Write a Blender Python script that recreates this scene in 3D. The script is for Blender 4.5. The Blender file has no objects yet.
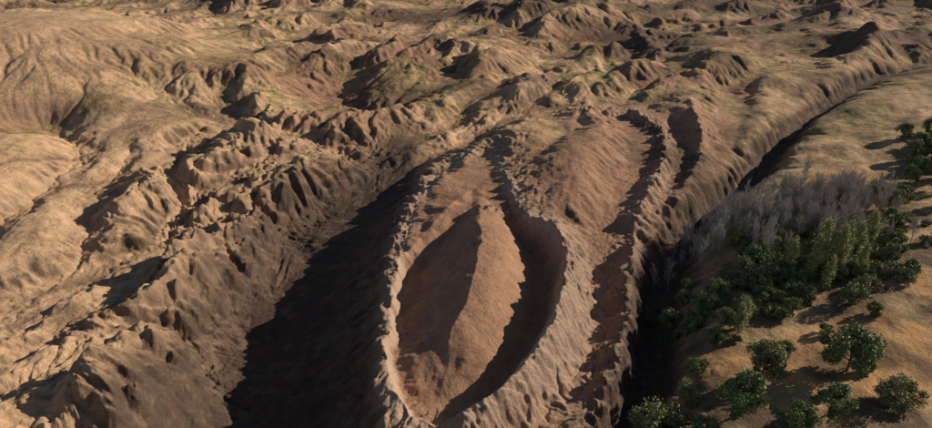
import bpy, math, time
import numpy as np
T0=time.time()
rng=np.random.default_rng(7)
f4=np.float32
# ---------------------------------------------------------------- noise
TA=rng.random((512,512)).astype(f4)*2*np.pi
TGX=np.cos(TA); TGY=np.sin(TA)
def pn(x,y,s=0):
    xf=np.floor(x); yf=np.floor(y)
    xi=xf.astype(np.int32)+s*37; yi=yf.astype(np.int32)+s*91
    fx=(x-xf).astype(f4); fy=(y-yf).astype(f4)
    x0=xi&511; x1=(xi+1)&511; y0=yi&511; y1=(yi+1)&511
    u=fx*fx*fx*(fx*(fx*6-15)+10); v=fy*fy*fy*(fy*(fy*6-15)+10)
    a=TGX[x0,y0]*fx+TGY[x0,y0]*fy
    b=TGX[x1,y0]*(fx-1)+TGY[x1,y0]*fy
    c=TGX[x0,y1]*fx+TGY[x0,y1]*(fy-1)
    d=TGX[x1,y1]*(fx-1)+TGY[x1,y1]*(fy-1)
    return (a+(b-a)*u+(c-a)*v+(a-b-c+d)*u*v)*1.5
def fbm(x,y,o,s=0,g=0.5):
    r=0;a=1.0
    for i in range(o):
        r=r+a*pn(x,y,s+i*3); x,y=(x*1.6+y*1.2)+3.1,(y*1.6-x*1.2)+7.7; a*=g
    return r
def billow(x,y,o,s=0,g=0.45):
    """rounded hummocks cut by sharp creases"""
    r=0;a=1.0;w=1.0
    for i in range(o):
        n=np.sqrt(pn(x,y,s+i*5)**2+.0015)
        r=r+a*w*n; w=np.clip(.35+n*2.0,0,1)
        x,y=(x*1.6+y*1.2)+1.3,(y*1.6-x*1.2)+5.1; a*=g
    return r
def ss(a,b,x):
    t=np.clip((x-a)/(b-a),0,1); return t*t*(3-2*t)
# ---------------------------------------------------------------- polylines
def chaikin(P,n=2,closed=False):
    P=np.array(P,float)
    for _ in range(n):
        if closed:
            Q=np.roll(P,-1,axis=0)
            P=np.stack([P*.75+Q*.25,P*.25+Q*.75],1).reshape(-1,P.shape[1])
        else:
            A=P[:-1];B=P[1:]
            M=np.stack([A*.75+B*.25,A*.25+B*.75],1).reshape(-1,P.shape[1])
            P=np.vstack([P[:1],M[1:-1],P[-1:]])
    return P
def pline(X,Y,P,R=60,n=2,closed=False):
    P=chaikin(P,n,closed)
    if closed: P=np.vstack([P,P[:1]])
    D=np.full(X.shape,1e3,f4);T=np.zeros(X.shape,f4);V=np.zeros(X.shape,f4);S=np.ones(X.shape,f4)
    m=(X>P[:,0].min()-R)&(X<P[:,0].max()+R)&(Y>P[:,1].min()-R)&(Y<P[:,1].max()+R)
    idx=np.nonzero(m.ravel())[0]
    if len(idx)==0: return D,T,V,S
    x=X.ravel()[idx].astype(f4);y=Y.ravel()[idx].astype(f4)
    bd=np.full(x.shape,1e6,f4);bt=np.zeros_like(x);bv=np.zeros_like(x);bs=np.ones_like(x)
    acc=0
    for i in range(len(P)-1):
        ax,ay=P[i,:2];bx,by=P[i+1,:2];dx,dy=bx-ax,by-ay;L2=dx*dx+dy*dy
        if L2<1e-6: continue
        L=math.sqrt(L2)
        t=np.clip(((x-ax)*dx+(y-ay)*dy)/L2,0,1)
        ex=x-ax-t*dx;ey=y-ay-t*dy
        d=ex*ex+ey*ey
        k=d<bd
        bd[k]=d[k];bt[k]=acc+t[k]*L
        if P.shape[1]>2: bv[k]=P[i,2]+(P[i+1,2]-P[i,2])*t[k]
        bs[k]=np.sign(dx*ey-dy*ex)[k]
        acc+=L
    D.ravel()[idx]=np.sqrt(bd);T.ravel()[idx]=bt;V.ravel()[idx]=bv;S.ravel()[idx]=bs
    return D,T,V,S
def inside(X,Y,P):
    c=np.zeros(X.shape,bool);n=len(P)
    for i in range(n):
        ax,ay=P[i,:2];bx,by=P[(i+1)%n,:2]
        if ay==by: continue
        k=((ay>Y)!=(by>Y))&(X<(bx-ax)*(Y-ay)/(by-ay)+ax)
        c^=k
    return c
G=lambda d,w,p=2: np.exp(-(d/w)**p)
BOAT=[(9,248),(8.6,248.5),(-4,238),(-13,216),(-18,190),(-18.5,162),(-19.5,144),(-19,126),(-17,112),(-13.5,102),(-7,97),
      (1,97),(9,104.5),(15.5,115),(21,128),(26,144),(28,160),(25,174),(18,185),(15.5,203),(12.5,226),(9.4,247.5)]
BOATC=chaikin(BOAT,2,True)
MOUND=[(5,216,.3),(5,203,3.5),(4.0,186,8.8),(4.2,165,11.8),(3,148,11.6),(0,132,10.2),(-4,118,6.5),(-6,106,1.5)]
VALL=[(-22,254,-4),(-36,230,-9),(-50,200,-16),(-54,165,-20),(-53,139,-21),(-50,119,-21),(-45,95,-21),(-42,60,-21)]
CRESTL=[(-44,266,1.0),(-66,234,2.5),(-82,194,3.5),(-83,160,3.5),(-77,130,3.0),(-67,103,2.5),(-60,80,2)]
FOLD=[(-42,172,1),(-40,145,4.0),(-37,122,5),(-33,103,5),(-31,80,5)]
GUL=[(420,470,-5),(330,425,-5),(279,391,-7),(232,363,-8),(184,322,-9),(139,272,-10),(114,236,-10),(90,208,-10),(70,188,-10),(57,165,-11),(50,144,-12),(43,122,-12),(36,107,-12),(28,93,-12),(22,70,-12)]
RIDR=[(50,292,1),(62,296,2.5),(78,296,3.5),(84,265,4),(74,226,4),(59,195,4),(49,171,4.5),(44,149,5),(41,134,5),(35,118,5),(29,104,4.5),(23,90,4),(19,75,3)]
RIDO=[(108,306,1.0),(102,280,2.2),(97,258,2.6),(84,221,2.4),(70,198,2.2),(60,184,1.5)]
TROB=[(92,285,-3),(91,262,-4),(80,228,-4.5),(65,198,-4),(54,178,-4)]
TROH=[(72,262,-3),(66,232,-6),(55,205,-7),(45,185,-6),(38,165,-7),(35,154,-9),(31,139,-10),(24,121,-10),(14,107,-9.5),(4,90,-9),(0,70,-9)]
GS=[([(-121,290,-3),(-119,262,-7),(-115,244,-8),(-100,210,-7),(-98,177,-5),(-99,158,-3)],6),
    ([(-50,256,-3),(-68,228,-6),(-82,202,-7),(-93,165,-7),(-97,139,-7),(-100,119,-6),(-104,100,-5),(-106,70,-5)],6),
    ([(-140,250,-4),(-128,205,-7),(-114,165,-7),(-118,130,-6),(-124,100,-6)],7),
    ([(-94,199,-3),(-104,177,-4),(-109,150,-4),(-110,120,-3)],4.5),
    ([(-80,137,-3),(-86,122,-5),(-92,108,-5),(-98,90,-5)],4.5),
    ([(-74,150,-2),(-77,126,-4),(-79,109,-4),(-80,90,-4)],4),
    ([(-88,186,-2),(-78,172,-3.5),(-66,160,-4),(-56,150,-3)],3.5),
    ([(-80,220,-2),(-70,206,-3.5),(-58,196,-4)],3.5),
    ([(-84,150,-2),(-72,136,-3.5),(-60,124,-4),(-52,116,-3)],3.5),
    ([(-74,124,-2),(-64,110,-3.5),(-52,98,-3)],3.5),
    ([(-180,345,-3),(-145,315,-6),(-95,285,-7),(-60,262,-7),(-40,250,-4)],8),
    ([(-200,290,-2),(-170,262,-6),(-150,240,-7),(-145,200,-6),(-150,160,-5)],6),
    ([(-60,420,-3),(-75,370,-7),(-60,325,-8),(-20,300,-7),(10,275,-4)],12),
    ([(70,480,-3),(40,420,-8),(60,370,-8),(110,340,-5),(160,318,-4)],14)]
def height0(X,Y,full=True):
    X=X.astype(f4);Y=Y.astype(f4)
    w1=fbm(X/40,Y/40,3,11); w2=fbm(X/40,Y/40,3,23)
    wx=X+w1*6.0; wy=Y+w2*6.0
    s1=fbm(X/7,Y/7,3,31)*1.0; s2=fbm(X/7,Y/7,3,47)*1.0
    px=X+w1*1.5+s1; py=Y+w2*1.5+s2
    gx_=X+w1*5+s1*1.8; gy_=Y+w2*5+s2*1.8
    far=ss(230,430,Y)
    left=ss(-45,-75,X)*(1-far)
    site=np.exp(-(((X-12)/62)**2+((Y-165)/85)**2)**2)
    rb=ss(55,75,X-(Y-150)*.45)*(1-ss(300,420,Y))
    q=((X+262)/110)**2+((Y-385)/90)**2
    hm=np.exp(-q**1.3)
    calm=ss(-108,-140,X+w1*14)*ss(135,175,Y+w2*12)*(1-ss(300,360,Y))
    dg,tg,vg,sg=pline(px,py,GUL,90)
    gsoft=G(dg,32,2)
    amp=(1-0.94*site)*(1-.8*rb)*(1-.85*hm)*(1-.3*calm)*(1-.6*gsoft)
    flat=(.3+.7*ss(-.3,.35,fbm(X/130,Y/110,2,201)))*(1-.75*calm)
    z=fbm(X/190,Y/150,3,3,.4)*(2+11*far)*amp
    c,s=math.cos(math.radians(66)),math.sin(math.radians(66))
    U=(wx*c+wy*s);W=(-wx*s+wy*c)
    b1=billow(U/95,W/42,2,5,.38)
    z=z+(b1-.3)*(10+9*far)*amp*(flat+.25*(1-far))
    b2=billow(wx/38+9,wy/34,2,61,.4)
    z=z+(b2-.3)*(1.0+3.4*left+6.0*far)*amp*flat
    z=z+rb*(1.0+.05*np.clip(X-60,0,300)+fbm(X/45,Y/38,3,211)*2.6*ss(190,240,Y)+fbm(X/22,Y/22,2,215)*.7)
    z=z+hm*27-9*np.exp(-(((X+192)/24)**2+((Y-280)/17)**2))*1.0
    q=((X+121+s1)/14)**2+((Y-350+s2)/14)**2
    z=z+10*np.exp(-q**1.4)
    z=z+8*np.exp(-(((X+180)/38)**2+((Y-215)/50)**2))
    q=((px-44)/27)**2+((py-228)/42)**2
    rh=np.exp(-q**1.4)
    z=z+rh*6.5
    for P,w in GS:
        d,t,v,sd=pline(gx_,gy_,P,w*4+10)
        z=z+v*G(d,w,1.2)
    d,t,v,sd=pline(px,py,VALL,80); z=z+v*G(d,np.where(sd<0,19,25),2.8)
    bank=G(np.abs(d-26),16,2)*(sd<0)*ss(-30,-45,X)
    z=z+bank*((billow(U/26+2,W/15,3,241)-.3)*4.5+(billow(wx/9,wy/9,2,245)-.3)*1.5)
    d,t,v,sd=pline(gx_,gy_,CRESTL,40); z=z+v*G(d,6,1.5)*(1+.4*pn(t/9,d*0,77))
    d,t,v,sd=pline(px,py,FOLD,30); z=z+v*G(d,5.5,1.6)
    d,t,v,sd=pline(px,py,TROB,30); z=z+v*G(d,6,2)
    d,t,v,sd=pline(px,py,TROH,40); z=z+v*G(d,9,2)
    d,t,v,sd=pline(px,py,RIDR,30); jag=1+.5*pn(t/7,d/9,71)+.3*pn(t/2.3,d/5,72)
    rock=G(d,6,2)*v/5
    z=z+v*G(d,4.6,1.4)*jag
    d,t,v,sd=pline(px,py,RIDO,30); z=z+v*G(d,4.2,1.4)*(1+.45*pn(t/5,d/9,73)); rock=rock+.6*G(d,5,2)*v/5
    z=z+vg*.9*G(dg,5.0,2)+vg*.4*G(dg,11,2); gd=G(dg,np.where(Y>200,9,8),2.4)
    # ---- the boat-shaped formation
    bx=X+s1*.9+w1*.8; by=Y+s2*.9+w2*.8
    D,T,V,S=pline(bx,by,BOAT,70,2,True)
    near=D<200
    ins=np.zeros(X.shape,bool); ins[near]=inside(bx[near],by[near],BOATC)
    lf=ss(2,-6,X)
    teeth=1.0*np.clip(pn(T/3.6,T*0,81)+.15,-.35,1)+.45*pn(T/1.2,D/4,82)
    big=pn(T/14,T*0+.5,87)
    low=ss(190,165,Y)*(1-lf)
    zc=.7+ss(250,190,Y)*1.0+teeth*(.5+.9*ss(110,160,Y)*(1-.4*lf))+big*1.3+2.4*low
    zc=zc-2.3*lf-1.2*lf*ss(150,190,Y)*ss(250,225,Y)
    zc=zc-2.0*np.exp(-(((X-3)/10)**2+((Y-97)/8)**2))
    fw=fbm(X/16,Y/16,3,88)
    Yp=Y+fw*4-np.where(X<2,(X-2)*2.0,(X-2)*.3)
    zf=np.interp(Yp,[90,110,150,192,206,230,260],[-4.6,-5.4,-5.8,-5.6,-1.4,-.7,-.2]).astype(f4)+fw*.8
    dm,tm,vm,sm=pline(X+fw*1.5,Y+fw,MOUND,50)
    zf=zf+vm*np.where(sm<0,np.clip(1-dm/18.5,0,1)**1.15,G(dm,13.5,2.8)*(1-.012*dm))
    zf=zf-1.8*G(D-5,3,2)*(1-lf)*ss(200,180,Y)
    zf=zf+1.0*np.exp(-(((X-10)/10)**2+((Y-189)/3.0)**2))*(1+pn(X/1.6,Y/1.6,85))
    rill=(billow(T/5+s1*.25,D/14,3,83)-.35)*2.2+.5*pn(T/1.1,D/4,84)
    wi=np.where(lf>.5,1.5,3.0)
    zin=zf+(zc-zf)*G(D,wi,1.6)+rill*.35*G(D-3.2,2.4,2)
    e=G(D,6.5,1.5)
    zout=z+(zc-z)*e+rill*1.0*G(D-6,5,2)*(1-.5*lf)
    rock=rock+.6*(~ins)*np.exp(-(D/8)**2)
    z=np.where(ins,zin,zout)
    det=1-.45*ins
    if full:
        rough=(1-.85*ins)*(1-.85*hm)*(1-.7*rb)*(1-.85*calm)*(1-.6*rh)*(1-.5*gsoft*ss(190,230,Y))
        n3=fbm(X/6,Y/6,3,41)
        z=z+n3*(.28+.10*left+.15*far)*det*(1-.5*rb)*(1-.6*hm)*(1-.4*calm)
        z=z+(billow(X/13+w1,Y/13+w2,3,52)-.35)*((1.8*left+1.1*(1-site)*(1-rb))*flat+1.2*rock+.4)*rough
        z=z+(billow(X/4.6+w1*2,Y/4.6+w2*2,3,57)-.3)*((.8*left+.35*(1-site))*flat+1.6*np.clip(rock,0,1)+.25+.5*bank)*rough
        z=z+fbm(X/1.6,Y/1.6,2,43)*(.07+.35*np.clip(rock,0,1))
    return z,dict(site=site,ins=ins,rb=rb,rock=rock,gd=gd,gsoft=gsoft,far=far,left=left,rh=rh,hm=hm,D=D,e=e,b1=b1,b2=b2,flat=flat,calm=calm,bank=bank)
# ---------------------------------------------------------------- erosion on 1 m grid
gx0,gx1,gy0,gy1=-400,460,70,760
gx=np.arange(gx0,gx1,1.0);gy=np.arange(gy0,gy1,1.0)
GX,GY=np.meshgrid(gx,gy)
Z0,M0=height0(GX,GY)
Z=Z0.astype(np.float64).copy()
ny,nx=Z.shape
hard=1-.9*M0['ins']-.5*np.exp(-(M0['D']/6)**2)*(~M0['ins']);hard*=1-.8*M0['rb']; hard*=1-.93*M0['hm'];hard*=1-.35*M0['site'];hard*=1-.8*M0['gsoft'];hard*=1-.9*M0['calm'];hard*=1-.6*M0['rh']
hard*=.35+.65*ss(-.3,.3,fbm(GX/55,GY/55,2,221))
def erode(Z,batches,nb,steps):
    for b in range(batches):
        x=rng.random(nb)*(nx-3)+1; y=rng.random(nb)*(ny-3)+1
        dx=np.zeros(nb);dy=np.zeros(nb);sp=np.ones(nb);wa=np.ones(nb);sed=np.zeros(nb)
        for k in range(steps):
            i=x.astype(int);j=y.astype(int);u=x-i;v=y-j
            base=j*nx+i;Zr=Z.ravel()
            a=Zr[base];bb=Zr[base+1];c=Zr[base+nx];d=Zr[base+nx+1]
            g1=(bb-a)*(1-v)+(d-c)*v; g2=(c-a)*(1-u)+(d-bb)*u
            h=a*(1-u)*(1-v)+bb*u*(1-v)+c*(1-u)*v+d*u*v
            dx=dx*.35-g1*.65;dy=dy*.35-g2*.65
            L=np.sqrt(dx*dx+dy*dy)+1e-6;dx/=L;dy/=L
            X2=np.clip(x+dx,1,nx-2.01);Y2=np.clip(y+dy,1,ny-2.01)
            i2=X2.astype(int);j2=Y2.astype(int);u2=X2-i2;v2=Y2-j2;b2=j2*nx+i2
            h2=Zr[b2]*(1-u2)*(1-v2)+Zr[b2+1]*u2*(1-v2)+Zr[b2+nx]*(1-u2)*v2+Zr[b2+nx+1]*u2*v2
            dh=h2-h
            cap=np.maximum(-dh,.01)*sp*wa*1.7
            dep=(dh>0)|(sed>cap)
            amt=np.where(dh>0,np.minimum(dh,sed),(sed-cap)*.3)
            ero=np.minimum((cap-sed)*.2,-dh)*hard.ravel()[base]
            q=np.where(dep,amt,-np.maximum(ero,0))
            sed-=q
            dl=np.bincount(base,q*(1-u)*(1-v),nx*ny)+np.bincount(base+1,q*u*(1-v),nx*ny)+np.bincount(base+nx,q*(1-u)*v,nx*ny)+np.bincount(base+nx+1,q*u*v,nx*ny)
            Z+=dl.reshape(ny,nx)
            sp=np.sqrt(np.clip(sp*sp-dh*2,0.05,9));wa*=.98
            x,y=X2,Y2
    return Z
Z=erode(Z,14,20000,55)
dE=Z-Z0
dE=2.6*np.tanh(dE/2.6)
def blur(A):
    A=np.pad(A,1,mode='edge');return (A[:-2,1:-1]+A[2:,1:-1]+A[1:-1,:-2]+A[1:-1,2:]+4*A[1:-1,1:-1])/8
dE=blur(dE)
ed=np.minimum.reduce([GX-gx0,gx1-GX,GY-gy0,gy1-GY]);dE=dE*ss(0,30,ed)
dE=dE.astype(f4)
print('erosion',time.time()-T0)
def height(X,Y,full=True):
    z,M=height0(X,Y,full)
    u=np.clip((X-gx0),0,nx-1.001);v=np.clip((Y-gy0),0,ny-1.001)
    i=u.astype(int);j=v.astype(int);u=u-i;v=v-j
    i1=np.minimum(i+1,nx-1);j1=np.minimum(j+1,ny-1)
    e=dE[j,i]*(1-u)*(1-v)+dE[j,i1]*u*(1-v)+dE[j1,i]*(1-u)*v+dE[j1,i1]*u*v
    M['er']=e.astype(f4)
    return (z+e).astype(f4),M
def hz(x,y):
    z,_=height(np.array([[x]],float),np.array([[y]],float));return float(z[0,0])
# ---------------------------------------------------------------- terrain mesh
ys=np.concatenate([np.linspace(-600,60,40)[:-1],np.geomspace(60,90,60)[:-1],np.geomspace(90,800,950)[:-1],np.geomspace(800,9000,90)])
sc=np.linspace(-1,1,1150)
sc=np.concatenate([-np.geomspace(12,1.01,30),sc,np.geomspace(1.01,12,30)])
Ys=np.repeat(ys[:,None],len(sc),1)
hw=np.maximum(ys,60)*.80+16
Xs=sc[None,:]*hw[:,None]
Zs,M=height(Xs,Ys)
R,C=Zs.shape
fade=ss(900,2500,Ys)
Zs=Zs*(1-.2*fade)+fade*(25+35*fbm(Xs/900,Ys/900,4,9))
print('height',time.time()-T0,R,C)
gyy=np.gradient(Zs,axis=0)/np.maximum(np.gradient(Ys,axis=0),1e-3)
gxx=np.gradient(Zs,axis=1)/np.maximum(np.gradient(Xs,axis=1),1e-3)
slope=np.sqrt(gxx**2+gyy**2)
me=bpy.data.meshes.new('terrain')
co=np.stack([Xs,Ys,Zs],-1).reshape(-1,3).astype(f4)
me.vertices.add(len(co));me.vertices.foreach_set('co',co.ravel())
a=(np.arange(R-1)[:,None]*C+np.arange(C-1)[None,:]).ravel()
q=np.stack([a,a+1,a+C+1,a+C],1).astype(np.int32)
me.loops.add(q.size);me.loops.foreach_set('vertex_index',q.ravel())
me.polygons.add(len(q));me.polygons.foreach_set('loop_start',np.arange(len(q),dtype=np.int32)*4)
me.update(calc_edges=True)
me.polygons.foreach_set('use_smooth',np.ones(len(q),bool))
n1=fbm(Xs/60,Ys/45,4,101);n2=fbm(Xs/18,Ys/18,3,111)
grass=ss(-.05,.35,n1+.5*n2+ .12*M['far'])*ss(.9,.4,slope)*(1-M['site'])*(1-M['hm'])*(.15+.85*ss(220,320,Ys))*.9
grass=np.maximum(grass,M['rb']*ss(-.6,.2,n1+.6*n2)*.9)
d,t,v,sd=pline(Xs,Ys,[(-185,400,1),(-165,340,1),(-150,310,1),(-120,290,1)],40);grass=np.maximum(grass,G(d,9,2)*.9*ss(-.4,.3,n2))
east=np.exp(-((((Xs-75)-(Ys-230)*.35)/55)**2+((Ys-235)/75)**2)**2)*(1-M['rb'])
red=np.clip(np.maximum(M['site']*1.1,M['rh']),0,1)*ss(-60,-20,Xs)
red=np.maximum(red,east)
red=np.maximum(red,ss(-.1,.4,fbm(Xs/120,Ys/80,3,131)+.002*Xs)*ss(230,300,Ys)*.95*(1-M['rb']))
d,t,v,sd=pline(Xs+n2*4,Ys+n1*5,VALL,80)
dark=G(d,np.where(sd<0,24,31),3.5)*(~M['ins'])*ss(-14,-24,Xs)  # dark soil in the left valley, widened in colour to extend the boat's shadow
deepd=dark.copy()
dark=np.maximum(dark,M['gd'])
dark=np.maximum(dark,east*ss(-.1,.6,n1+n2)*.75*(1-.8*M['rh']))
veg=ss(-.3,.3,n2+.4*n1)*M['rb']*(.35+.45*ss(240,150,Ys))
dark=np.maximum(dark,veg)
dark=np.maximum(dark,ss(.15,.6,fbm(Xs/160,Ys/90,3,141)+.0012*(Xs-40))*ss(360,480,Ys)*.85)
dark=np.maximum(dark,ss(.05,.4,fbm(Xs/70,Ys/40,3,161))*ss(250,330,Ys)*.65*(1-M['hm']))
dark=np.maximum(dark,ss(.0,.5,fbm(Xs/35,Ys/50,3,171))*ss(-60,-85,Xs)*ss(240,150,Ys)*.5*(1-M['calm']))
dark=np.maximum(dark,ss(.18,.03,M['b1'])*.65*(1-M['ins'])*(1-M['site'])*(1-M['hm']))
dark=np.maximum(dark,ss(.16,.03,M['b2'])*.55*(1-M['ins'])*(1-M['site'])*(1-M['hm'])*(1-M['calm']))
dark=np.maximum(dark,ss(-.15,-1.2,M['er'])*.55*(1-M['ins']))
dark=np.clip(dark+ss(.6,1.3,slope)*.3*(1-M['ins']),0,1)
gold=M['rb']*ss(.0,.4,-n1+.5*fbm(Xs/25,Ys/25,2,151))*ss(260,180,Ys)
gold=np.maximum(gold,M['rb']*np.exp(-(((Xs-57)/16)**2+((Ys-113)/10)**2)**2)*ss(-.6,.1,n2))
rock=np.clip(M['rock']*.7+np.exp(-(M['D']/2.2)**2)*1.0+ss(.7,1.3,slope)*.3*(1-deepd)+(~M['ins'])*np.exp(-(M['D']/9)**2)*ss(12,22,Xs)*ss(190,175,Ys)*.8,0,1)
def attr(n,A):
    at=me.attributes.new(n,'FLOAT','POINT');at.data.foreach_set('value',A.astype(f4).ravel())
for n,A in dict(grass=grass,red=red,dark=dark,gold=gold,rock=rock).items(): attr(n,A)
ter=bpy.data.objects.new('terrain',me);bpy.context.collection.objects.link(ter)
print('mesh',time.time()-T0)
# ---------------------------------------------------------------- materials
def newmat(n,rough=.95):
    m=bpy.data.materials.new(n);m.use_nodes=True;nt=m.node_tree
    b=nt.nodes['Principled BSDF'];b.inputs['Roughness'].default_value=rough
    b.inputs['Specular IOR Level'].default_value=.15
    return m,nt,b
def noise(nt,scale,detail,rough=.6,vec=None,dist=0):
    n=nt.nodes.new('ShaderNodeTexNoise');n.inputs['Scale'].default_value=scale;n.inputs['Detail'].default_value=detail
    n.inputs['Roughness'].default_value=rough;n.inputs['Distortion'].default_value=dist
    nt.links.new(vec,n.inputs['Vector']);return n.outputs['Fac']
def mix(nt,fac,a,b,mode='MIX'):
    n=nt.nodes.new('ShaderNodeMix');n.data_type='RGBA';n.blend_type=mode
    for s,val in ((0,fac),(6,a),(7,b)):
        if isinstance(val,(int,float)): n.inputs[s].default_value=val
        elif isinstance(val,tuple): n.inputs[s].default_value=(*val,1)
        else: nt.links.new(val,n.inputs[s])
    return n.outputs[2]
def mr(nt,v,a,b,c=0,d=1):
    n=nt.nodes.new('ShaderNodeMapRange');nt.links.new(v,n.inputs[0])
    for i,k in zip((1,2,3,4),(a,b,c,d)): n.inputs[i].default_value=k
    return n.outputs[0]
def mth(nt,op,a,b):
    n=nt.nodes.new('ShaderNodeMath');n.operation=op
    for i,v in enumerate((a,b)):
        if isinstance(v,(int,float)): n.inputs[i].default_value=v
        else: nt.links.new(v,n.inputs[i])
    return n.outputs[0]
m,nt,b=newmat('eroded_earth')
geo=nt.nodes.new('ShaderNodeNewGeometry');pos=geo.outputs['Position']
def A(n):
    k=nt.nodes.new('ShaderNodeAttribute');k.attribute_name=n;return k.outputs['Fac']
nb=noise(nt,.03,4,.6,pos);nm=noise(nt,.22,4,.65,pos);nf=noise(nt,1.4,5,.75,pos)
col=mix(nt,mr(nt,nb,.35,.65),(.74,.465,.265),(.58,.355,.195))
col=mix(nt,mr(nt,nm,.42,.72,0,.7),col,(.36,.21,.12))
col=mix(nt,mth(nt,'MULTIPLY',A('red'),mr(nt,nm,.2,.6,.6,1)),col,mix(nt,mr(nt,nf,.3,.7),(.46,.245,.145),(.27,.142,.085)))
col=mix(nt,mth(nt,'MULTIPLY',A('rock'),mr(nt,nf,.35,.6,.25,.9)),col,(.52,.375,.265))
col=mix(nt,mth(nt,'MULTIPLY',A('grass'),mr(nt,nm,.3,.65,.35,1)),col,mix(nt,mr(nt,nm,.38,.6),(.54,.37,.15),(.23,.20,.075)))
col=mix(nt,mth(nt,'MULTIPLY',A('gold'),mr(nt,nf,.3,.6,.4,1)),col,(.60,.32,.12))
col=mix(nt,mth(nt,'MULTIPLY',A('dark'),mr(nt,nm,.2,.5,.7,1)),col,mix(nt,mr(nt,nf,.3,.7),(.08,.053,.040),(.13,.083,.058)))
vor=nt.nodes.new('ShaderNodeTexVoronoi');vor.inputs['Scale'].default_value=.55;nt.links.new(pos,vor.inputs['Vector'])
tuft=mth(nt,'MULTIPLY',mr(nt,vor.outputs['Distance'],.32,.22),mr(nt,nb,.48,.6,0,.6))
col=mix(nt,tuft,col,(.10,.095,.045))
nt.links.new(col,b.inputs['Base Color'])
bp=nt.nodes.new('ShaderNodeBump');bp.inputs['Distance'].default_value=.6;bp.inputs['Strength'].default_value=1.0
hs=mth(nt,'ADD',mth(nt,'MULTIPLY',nf,.8),mth(nt,'MULTIPLY',nm,1.2))
nt.links.new(hs,bp.inputs['Height']);nt.links.new(bp.outputs[0],b.inputs['Normal'])
me.materials.append(m)
def leafmat(n,c1,c2):
    m,nt,b=newmat(n,.6);g=nt.nodes.new('ShaderNodeNewGeometry')
    r=g.outputs['Random Per Island'];p=noise(nt,.5,2,.5,g.outputs['Position'])
    k=mth(nt,'ADD',mth(nt,'MULTIPLY',r,.5),mr(nt,p,.3,.7,0,.5))
    nt.links.new(mix(nt,k,c1,c2),b.inputs['Base Color']);return m
LEAF=leafmat('foliage',(.11,.14,.05),(.29,.32,.125))
LEAF3=leafmat('olive_foliage',(.15,.155,.065),(.36,.34,.16))
LEAF2=leafmat('poplar_foliage',(.20,.22,.075),(.43,.41,.17))
BARK=leafmat('bark',(.10,.08,.06),(.17,.14,.11))
TWIG=leafmat('grey_twigs',(.36,.315,.275),(.60,.535,.475))
# ---------------------------------------------------------------- trees
class MB:
    def __init__(s): s.v=[];s.f=[];s.m=[];s.n=0
    def add(s,v,f,mi):
        s.v.append(np.asarray(v,f4).reshape(-1,3));s.f.append(np.asarray(f,np.int32).reshape(-1,4)+s.n);s.m.append(np.full(len(s.f[-1]),mi,np.int32));s.n+=len(s.v[-1])
    def leaves(s,P,size,mi,up=0):
        n=len(P);a=rng.normal(size=(n,3));a/=np.linalg.norm(a,axis=1)[:,None]
        r=rng.normal(size=(n,3));r[:,2]+=up*2;b=np.cross(a,r);b/=np.linalg.norm(b,axis=1)[:,None]+1e-6
        sz=size*(.6+.8*rng.random((n,1)));a=a*sz;b=b*sz*.6
        v=np.stack([P-a,P-b,P+a,P+b],1);s.add(v,np.arange(4*n).reshape(-1,4),mi)
    def limb(s,p,q,r0,r1,mi,k=5):
        p=np.array(p,float);q=np.array(q,float);d=q-p;d/=np.linalg.norm(d)+1e-9
        u=np.cross(d,[.3,.9,.1]);u/=np.linalg.norm(u);w=np.cross(d,u)
        an=np.arange(k)*2*np.pi/k;c=np.cos(an)[:,None]*u+np.sin(an)[:,None]*w
        v=np.vstack([p+c*r0,q+c*r1]);i=np.arange(k);j=(i+1)%k
        s.add(v,np.stack([i,j,j+k,i+k],1),mi)
    def mesh(s,name,mats):
        me=bpy.data.meshes.new(name);v=np.vstack(s.v);f=np.vstack(s.f)
        me.vertices.add(len(v));me.vertices.foreach_set('co',v.ravel())
        me.loops.add(f.size);me.loops.foreach_set('vertex_index',f.ravel())
        me.polygons.add(len(f));me.polygons.foreach_set('loop_start',np.arange(len(f),dtype=np.int32)*4)
        me.polygons.foreach_set('material_index',np.concatenate(s.m))
        me.update(calc_edges=True)
        for m in mats: me.materials.append(m)
        return me
def crown_tree(mb,o,h,w,nl=5200,mi_l=1,leaf=.24,trunk=.22):
    o=np.array(o,float);zb=h*trunk
    mb.limb(o-[0,0,.6],o+[.1,0,zb],.035*h,.026*h,0,7)
    top=o+[.2,.1,h*.8];mb.limb(o+[.1,0,zb],top,.026*h,.008*h,0,6)
    nc=int(22+rng.integers(10));per=max(4,nl//nc)
    for i in range(nc):
        th=rng.random()*6.283;zz=rng.random()**.8;rr=(w/2)*math.sqrt(max(.05,1-(1.7*zz-.75)**2))*(.3+.75*math.sqrt(rng.random()))
        c=o+[math.cos(th)*rr*.9,math.sin(th)*rr*.9,zb*.7+(h-zb)*(.10+.85*zz)]
        s0=o+[.1,0,zb+(h-zb)*.6*zz*.7];mb.limb(s0,c,.012*h,.004*h,0,4)
        cr=w*(.07+.12*rng.random());g=rng.normal(size=(per,3));g/=np.linalg.norm(g,axis=1)[:,None]
        P=c+g*(rng.random((per,1))**.5)*cr*[1.1,1.1,.95]+rng.normal(size=(per,3))*cr*.12
        mb.leaves(P,leaf,mi_l)
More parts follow.
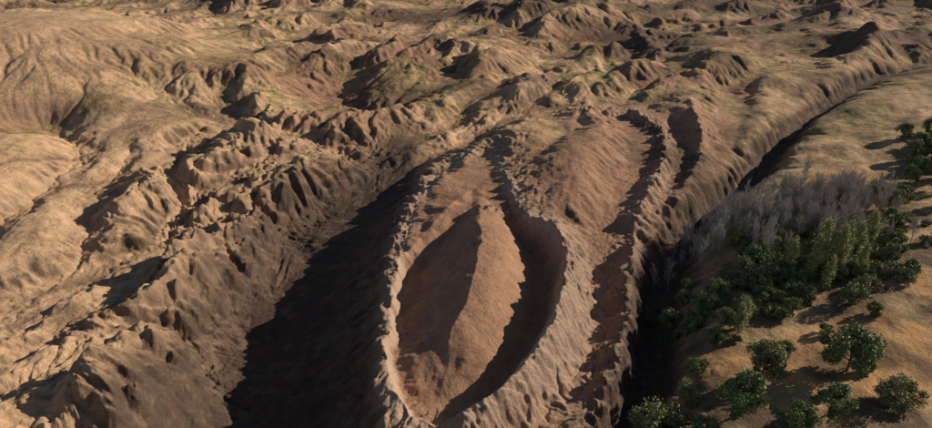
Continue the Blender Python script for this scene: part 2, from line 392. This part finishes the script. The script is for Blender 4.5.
def poplar(mb,o,h,w,nl=3600):
    o=np.array(o,float);mb.limb(o-[0,0,.6],o+[0,0,h*.95],.02*h,.004*h,0,6)
    for i in range(30):
        z=h*(.12+.86*i/30);th=rng.random()*6.283;rr=w*.5*math.sin(min(1,(1.02-z/h)*2.2)*1.57)*(.5+.5*rng.random())
        c=o+[math.cos(th)*rr,math.sin(th)*rr,z+.5];mb.limb(o+[0,0,z-h*.06],c,.006*h,.002*h,0,4)
        P=c+rng.normal(size=(nl//30,3))*[w*.13,w*.13,h*.05];mb.leaves(P,.2,1,1)
def bare(mb,o,h):
    o=np.array(o,float);lean=rng.normal(size=2)*.06*h
    top=o+[lean[0],lean[1],h];mb.limb(o-[0,0,.5],top,.016*h,.006*h,0,5)
    for i in range(16):
        t=.15+.8*rng.random();p=o+(top-o)*t;th=rng.random()*6.283;L=h*(.5-.3*t)*(.6+.6*rng.random())
        q=p+[math.cos(th)*L*.5,math.sin(th)*L*.5,L*.85];mb.limb(p,q,.06,.03,0,3)
        for k in range(8):
            pp=p+(q-p)*(.3+.7*rng.random());t2=rng.random()*6.283;l2=L*.5*rng.random()+.4
            mb.limb(pp,pp+[math.cos(t2)*l2*.5,math.sin(t2)*l2*.5,l2],.05,.022,0,3)
def place(name,me,x,y,s=1,rot=0,zoff=-.15):
    o=bpy.data.objects.new(name,me);o.location=(x,y,hz(x,y)+zoff);o.scale=(s*(.9+.2*rng.random()),s*(.9+.2*rng.random()),s*(.9+.3*rng.random()));o.rotation_euler=(0,0,rot);bpy.context.collection.objects.link(o);return o
tm=[]
for k,(h,w) in enumerate([(9,10),(8,11),(10,9),(11,9),(7,9)]):
    mb=MB();crown_tree(mb,(0,0,0),h,w,9000,1,.26,.10);tm.append(mb.mesh('broadleaf_tree_mesh',[BARK,LEAF if k%2==0 else LEAF3]))
pm=[]
for k in range(2):
    mb=MB();poplar(mb,(0,0,0),13,3.2);pm.append(mb.mesh('poplar_mesh',[BARK,LEAF2]))
for i,(x,y,s) in enumerate([(80,109,1.15),(38,97,1.0),(53,97,1.05),(62,108,.85),(54,130,.5),(63,138,.6),(100,138,.55),(70,96,.75),
    (61,127,.45),(45,92,.6),(62,92,.7),(84,98,.7),(172,221,.9),(164,206,.75),(181,236,.9),(158,212,.6),(189,226,1.0),(154,195,.55),(169,240,.7),(70,116,.4),(57,134,.5),(168,214,.75),(179,228,.8),(150,184,.5),(57,122,.45),(50,113,.4),(68,132,.55),(74,140,.6),(57,144,.45),(96,128,.4),(82,122,.3),(46,104,.5),
    (78,152,.7),(112,150,.65),(118,158,.7),(108,166,.6),(84,158,.6),(124,170,.6),(132,182,.65),(140,190,.6),(60,150,.4),(40,104,.35),
    (150,203,.55),(162,222,.65),(172,232,.8),(184,245,.8),(136,196,.5),(128,188,.5),(194,240,.8),(176,212,.7)]):
    place('broadleaf_tree',tm[i%5],x,y,s,i*1.3)
for i,(x,y,s) in enumerate([(88,143,.85),(91,146,1.0),(95,145,1.1),(98,148,1.0),(93,150,.9),(63,124,.6),(65,126,.55),(101,144,.7),(112,160,.9),(86,150,.7),(84,146,.7),(104,152,.9),(90,139,.7)]):
    place('poplar_tree',pm[i%2],x,y,s,i*2.1)
def scatter(n,fn):
    out=[]
    while len(out)<n:
        x=50+rng.random()*135;y=118+rng.random()*110
        if rng.random()<fn(x,y): out.append((x,y))
    return out
fb=lambda x,y: math.exp(-(((x-100)/28)**2+((y-(180+(x-104)*.25))/15)**2)**1.5)*(.2+.8*(pn(np.array([x/9]),np.array([y/9]),5)[0]>-.15))
pts=scatter(330,fb);P=np.array(pts);zz,_=height(P[:,:1],P[:,1:])
mb=MB()
for (x,y),z in zip(pts,zz[:,0]): bare(mb,(x,y,z),4.5+5*rng.random())
o=bpy.data.objects.new('bare_tree_thicket',mb.mesh('bare_tree_thicket',[TWIG]));bpy.context.collection.objects.link(o)
fs=lambda x,y: math.exp(-(((x-90)/32)**2+((y-(150+(x-92)*.4))/16)**2)**1.5)*(.1+.9*(pn(np.array([x/12]),np.array([y/12]),8)[0]>-.15))
pts=scatter(210,fs);P=np.array(pts);zz,_=height(P[:,:1],P[:,1:])
mb=MB()
for (x,y),z in zip(pts,zz[:,0]):
    h=1.4+4.2*rng.random()**1.7;crown_tree(mb,(x,y,z-.2),h,h*1.15,int(350+300*h),1+int(rng.random()<.5),.2,.1)
o=bpy.data.objects.new('shrub_thicket',mb.mesh('shrub_thicket',[BARK,LEAF,LEAF3]));bpy.context.collection.objects.link(o)
print('trees',time.time()-T0)
# ---------------------------------------------------------------- light, sky, camera
el,az=math.radians(23),math.radians(20)
w=bpy.data.worlds.new('World');bpy.context.scene.world=w;w.use_nodes=True;wn=w.node_tree
sky=wn.nodes.new('ShaderNodeTexSky');sky.sky_type='NISHITA';sky.sun_disc=False;sky.sun_elevation=el;sky.sun_rotation=math.pi/2-az
sky.altitude=1900
bg=wn.nodes['Background'];bg.inputs[1].default_value=.065;wn.links.new(sky.outputs[0],bg.inputs[0])
from mathutils import Vector
sl=bpy.data.lights.new('sun','SUN');sl.energy=5;sl.angle=math.radians(.5);sl.color=(1,.91,.78)
so=bpy.data.objects.new('sun',sl);bpy.context.collection.objects.link(so)
dv=Vector((math.cos(el)*math.cos(az),math.cos(el)*math.sin(az),math.sin(el)))
so.rotation_euler=dv.to_track_quat('Z','Y').to_euler();so.location=(200,60,150)
cam=bpy.data.cameras.new('camera');co_=bpy.data.objects.new('camera',cam);bpy.context.collection.objects.link(co_)
co_.location=(0,0,92);co_.rotation_euler=(math.radians(64),0,0);cam.lens=25.22;cam.sensor_width=36;cam.clip_end=20000;cam.clip_start=.5
bpy.context.scene.camera=co_
s=bpy.context.scene;s.view_settings.view_transform='Standard';s.view_settings.look='None';s.view_settings.exposure=0
print('done',time.time()-T0)
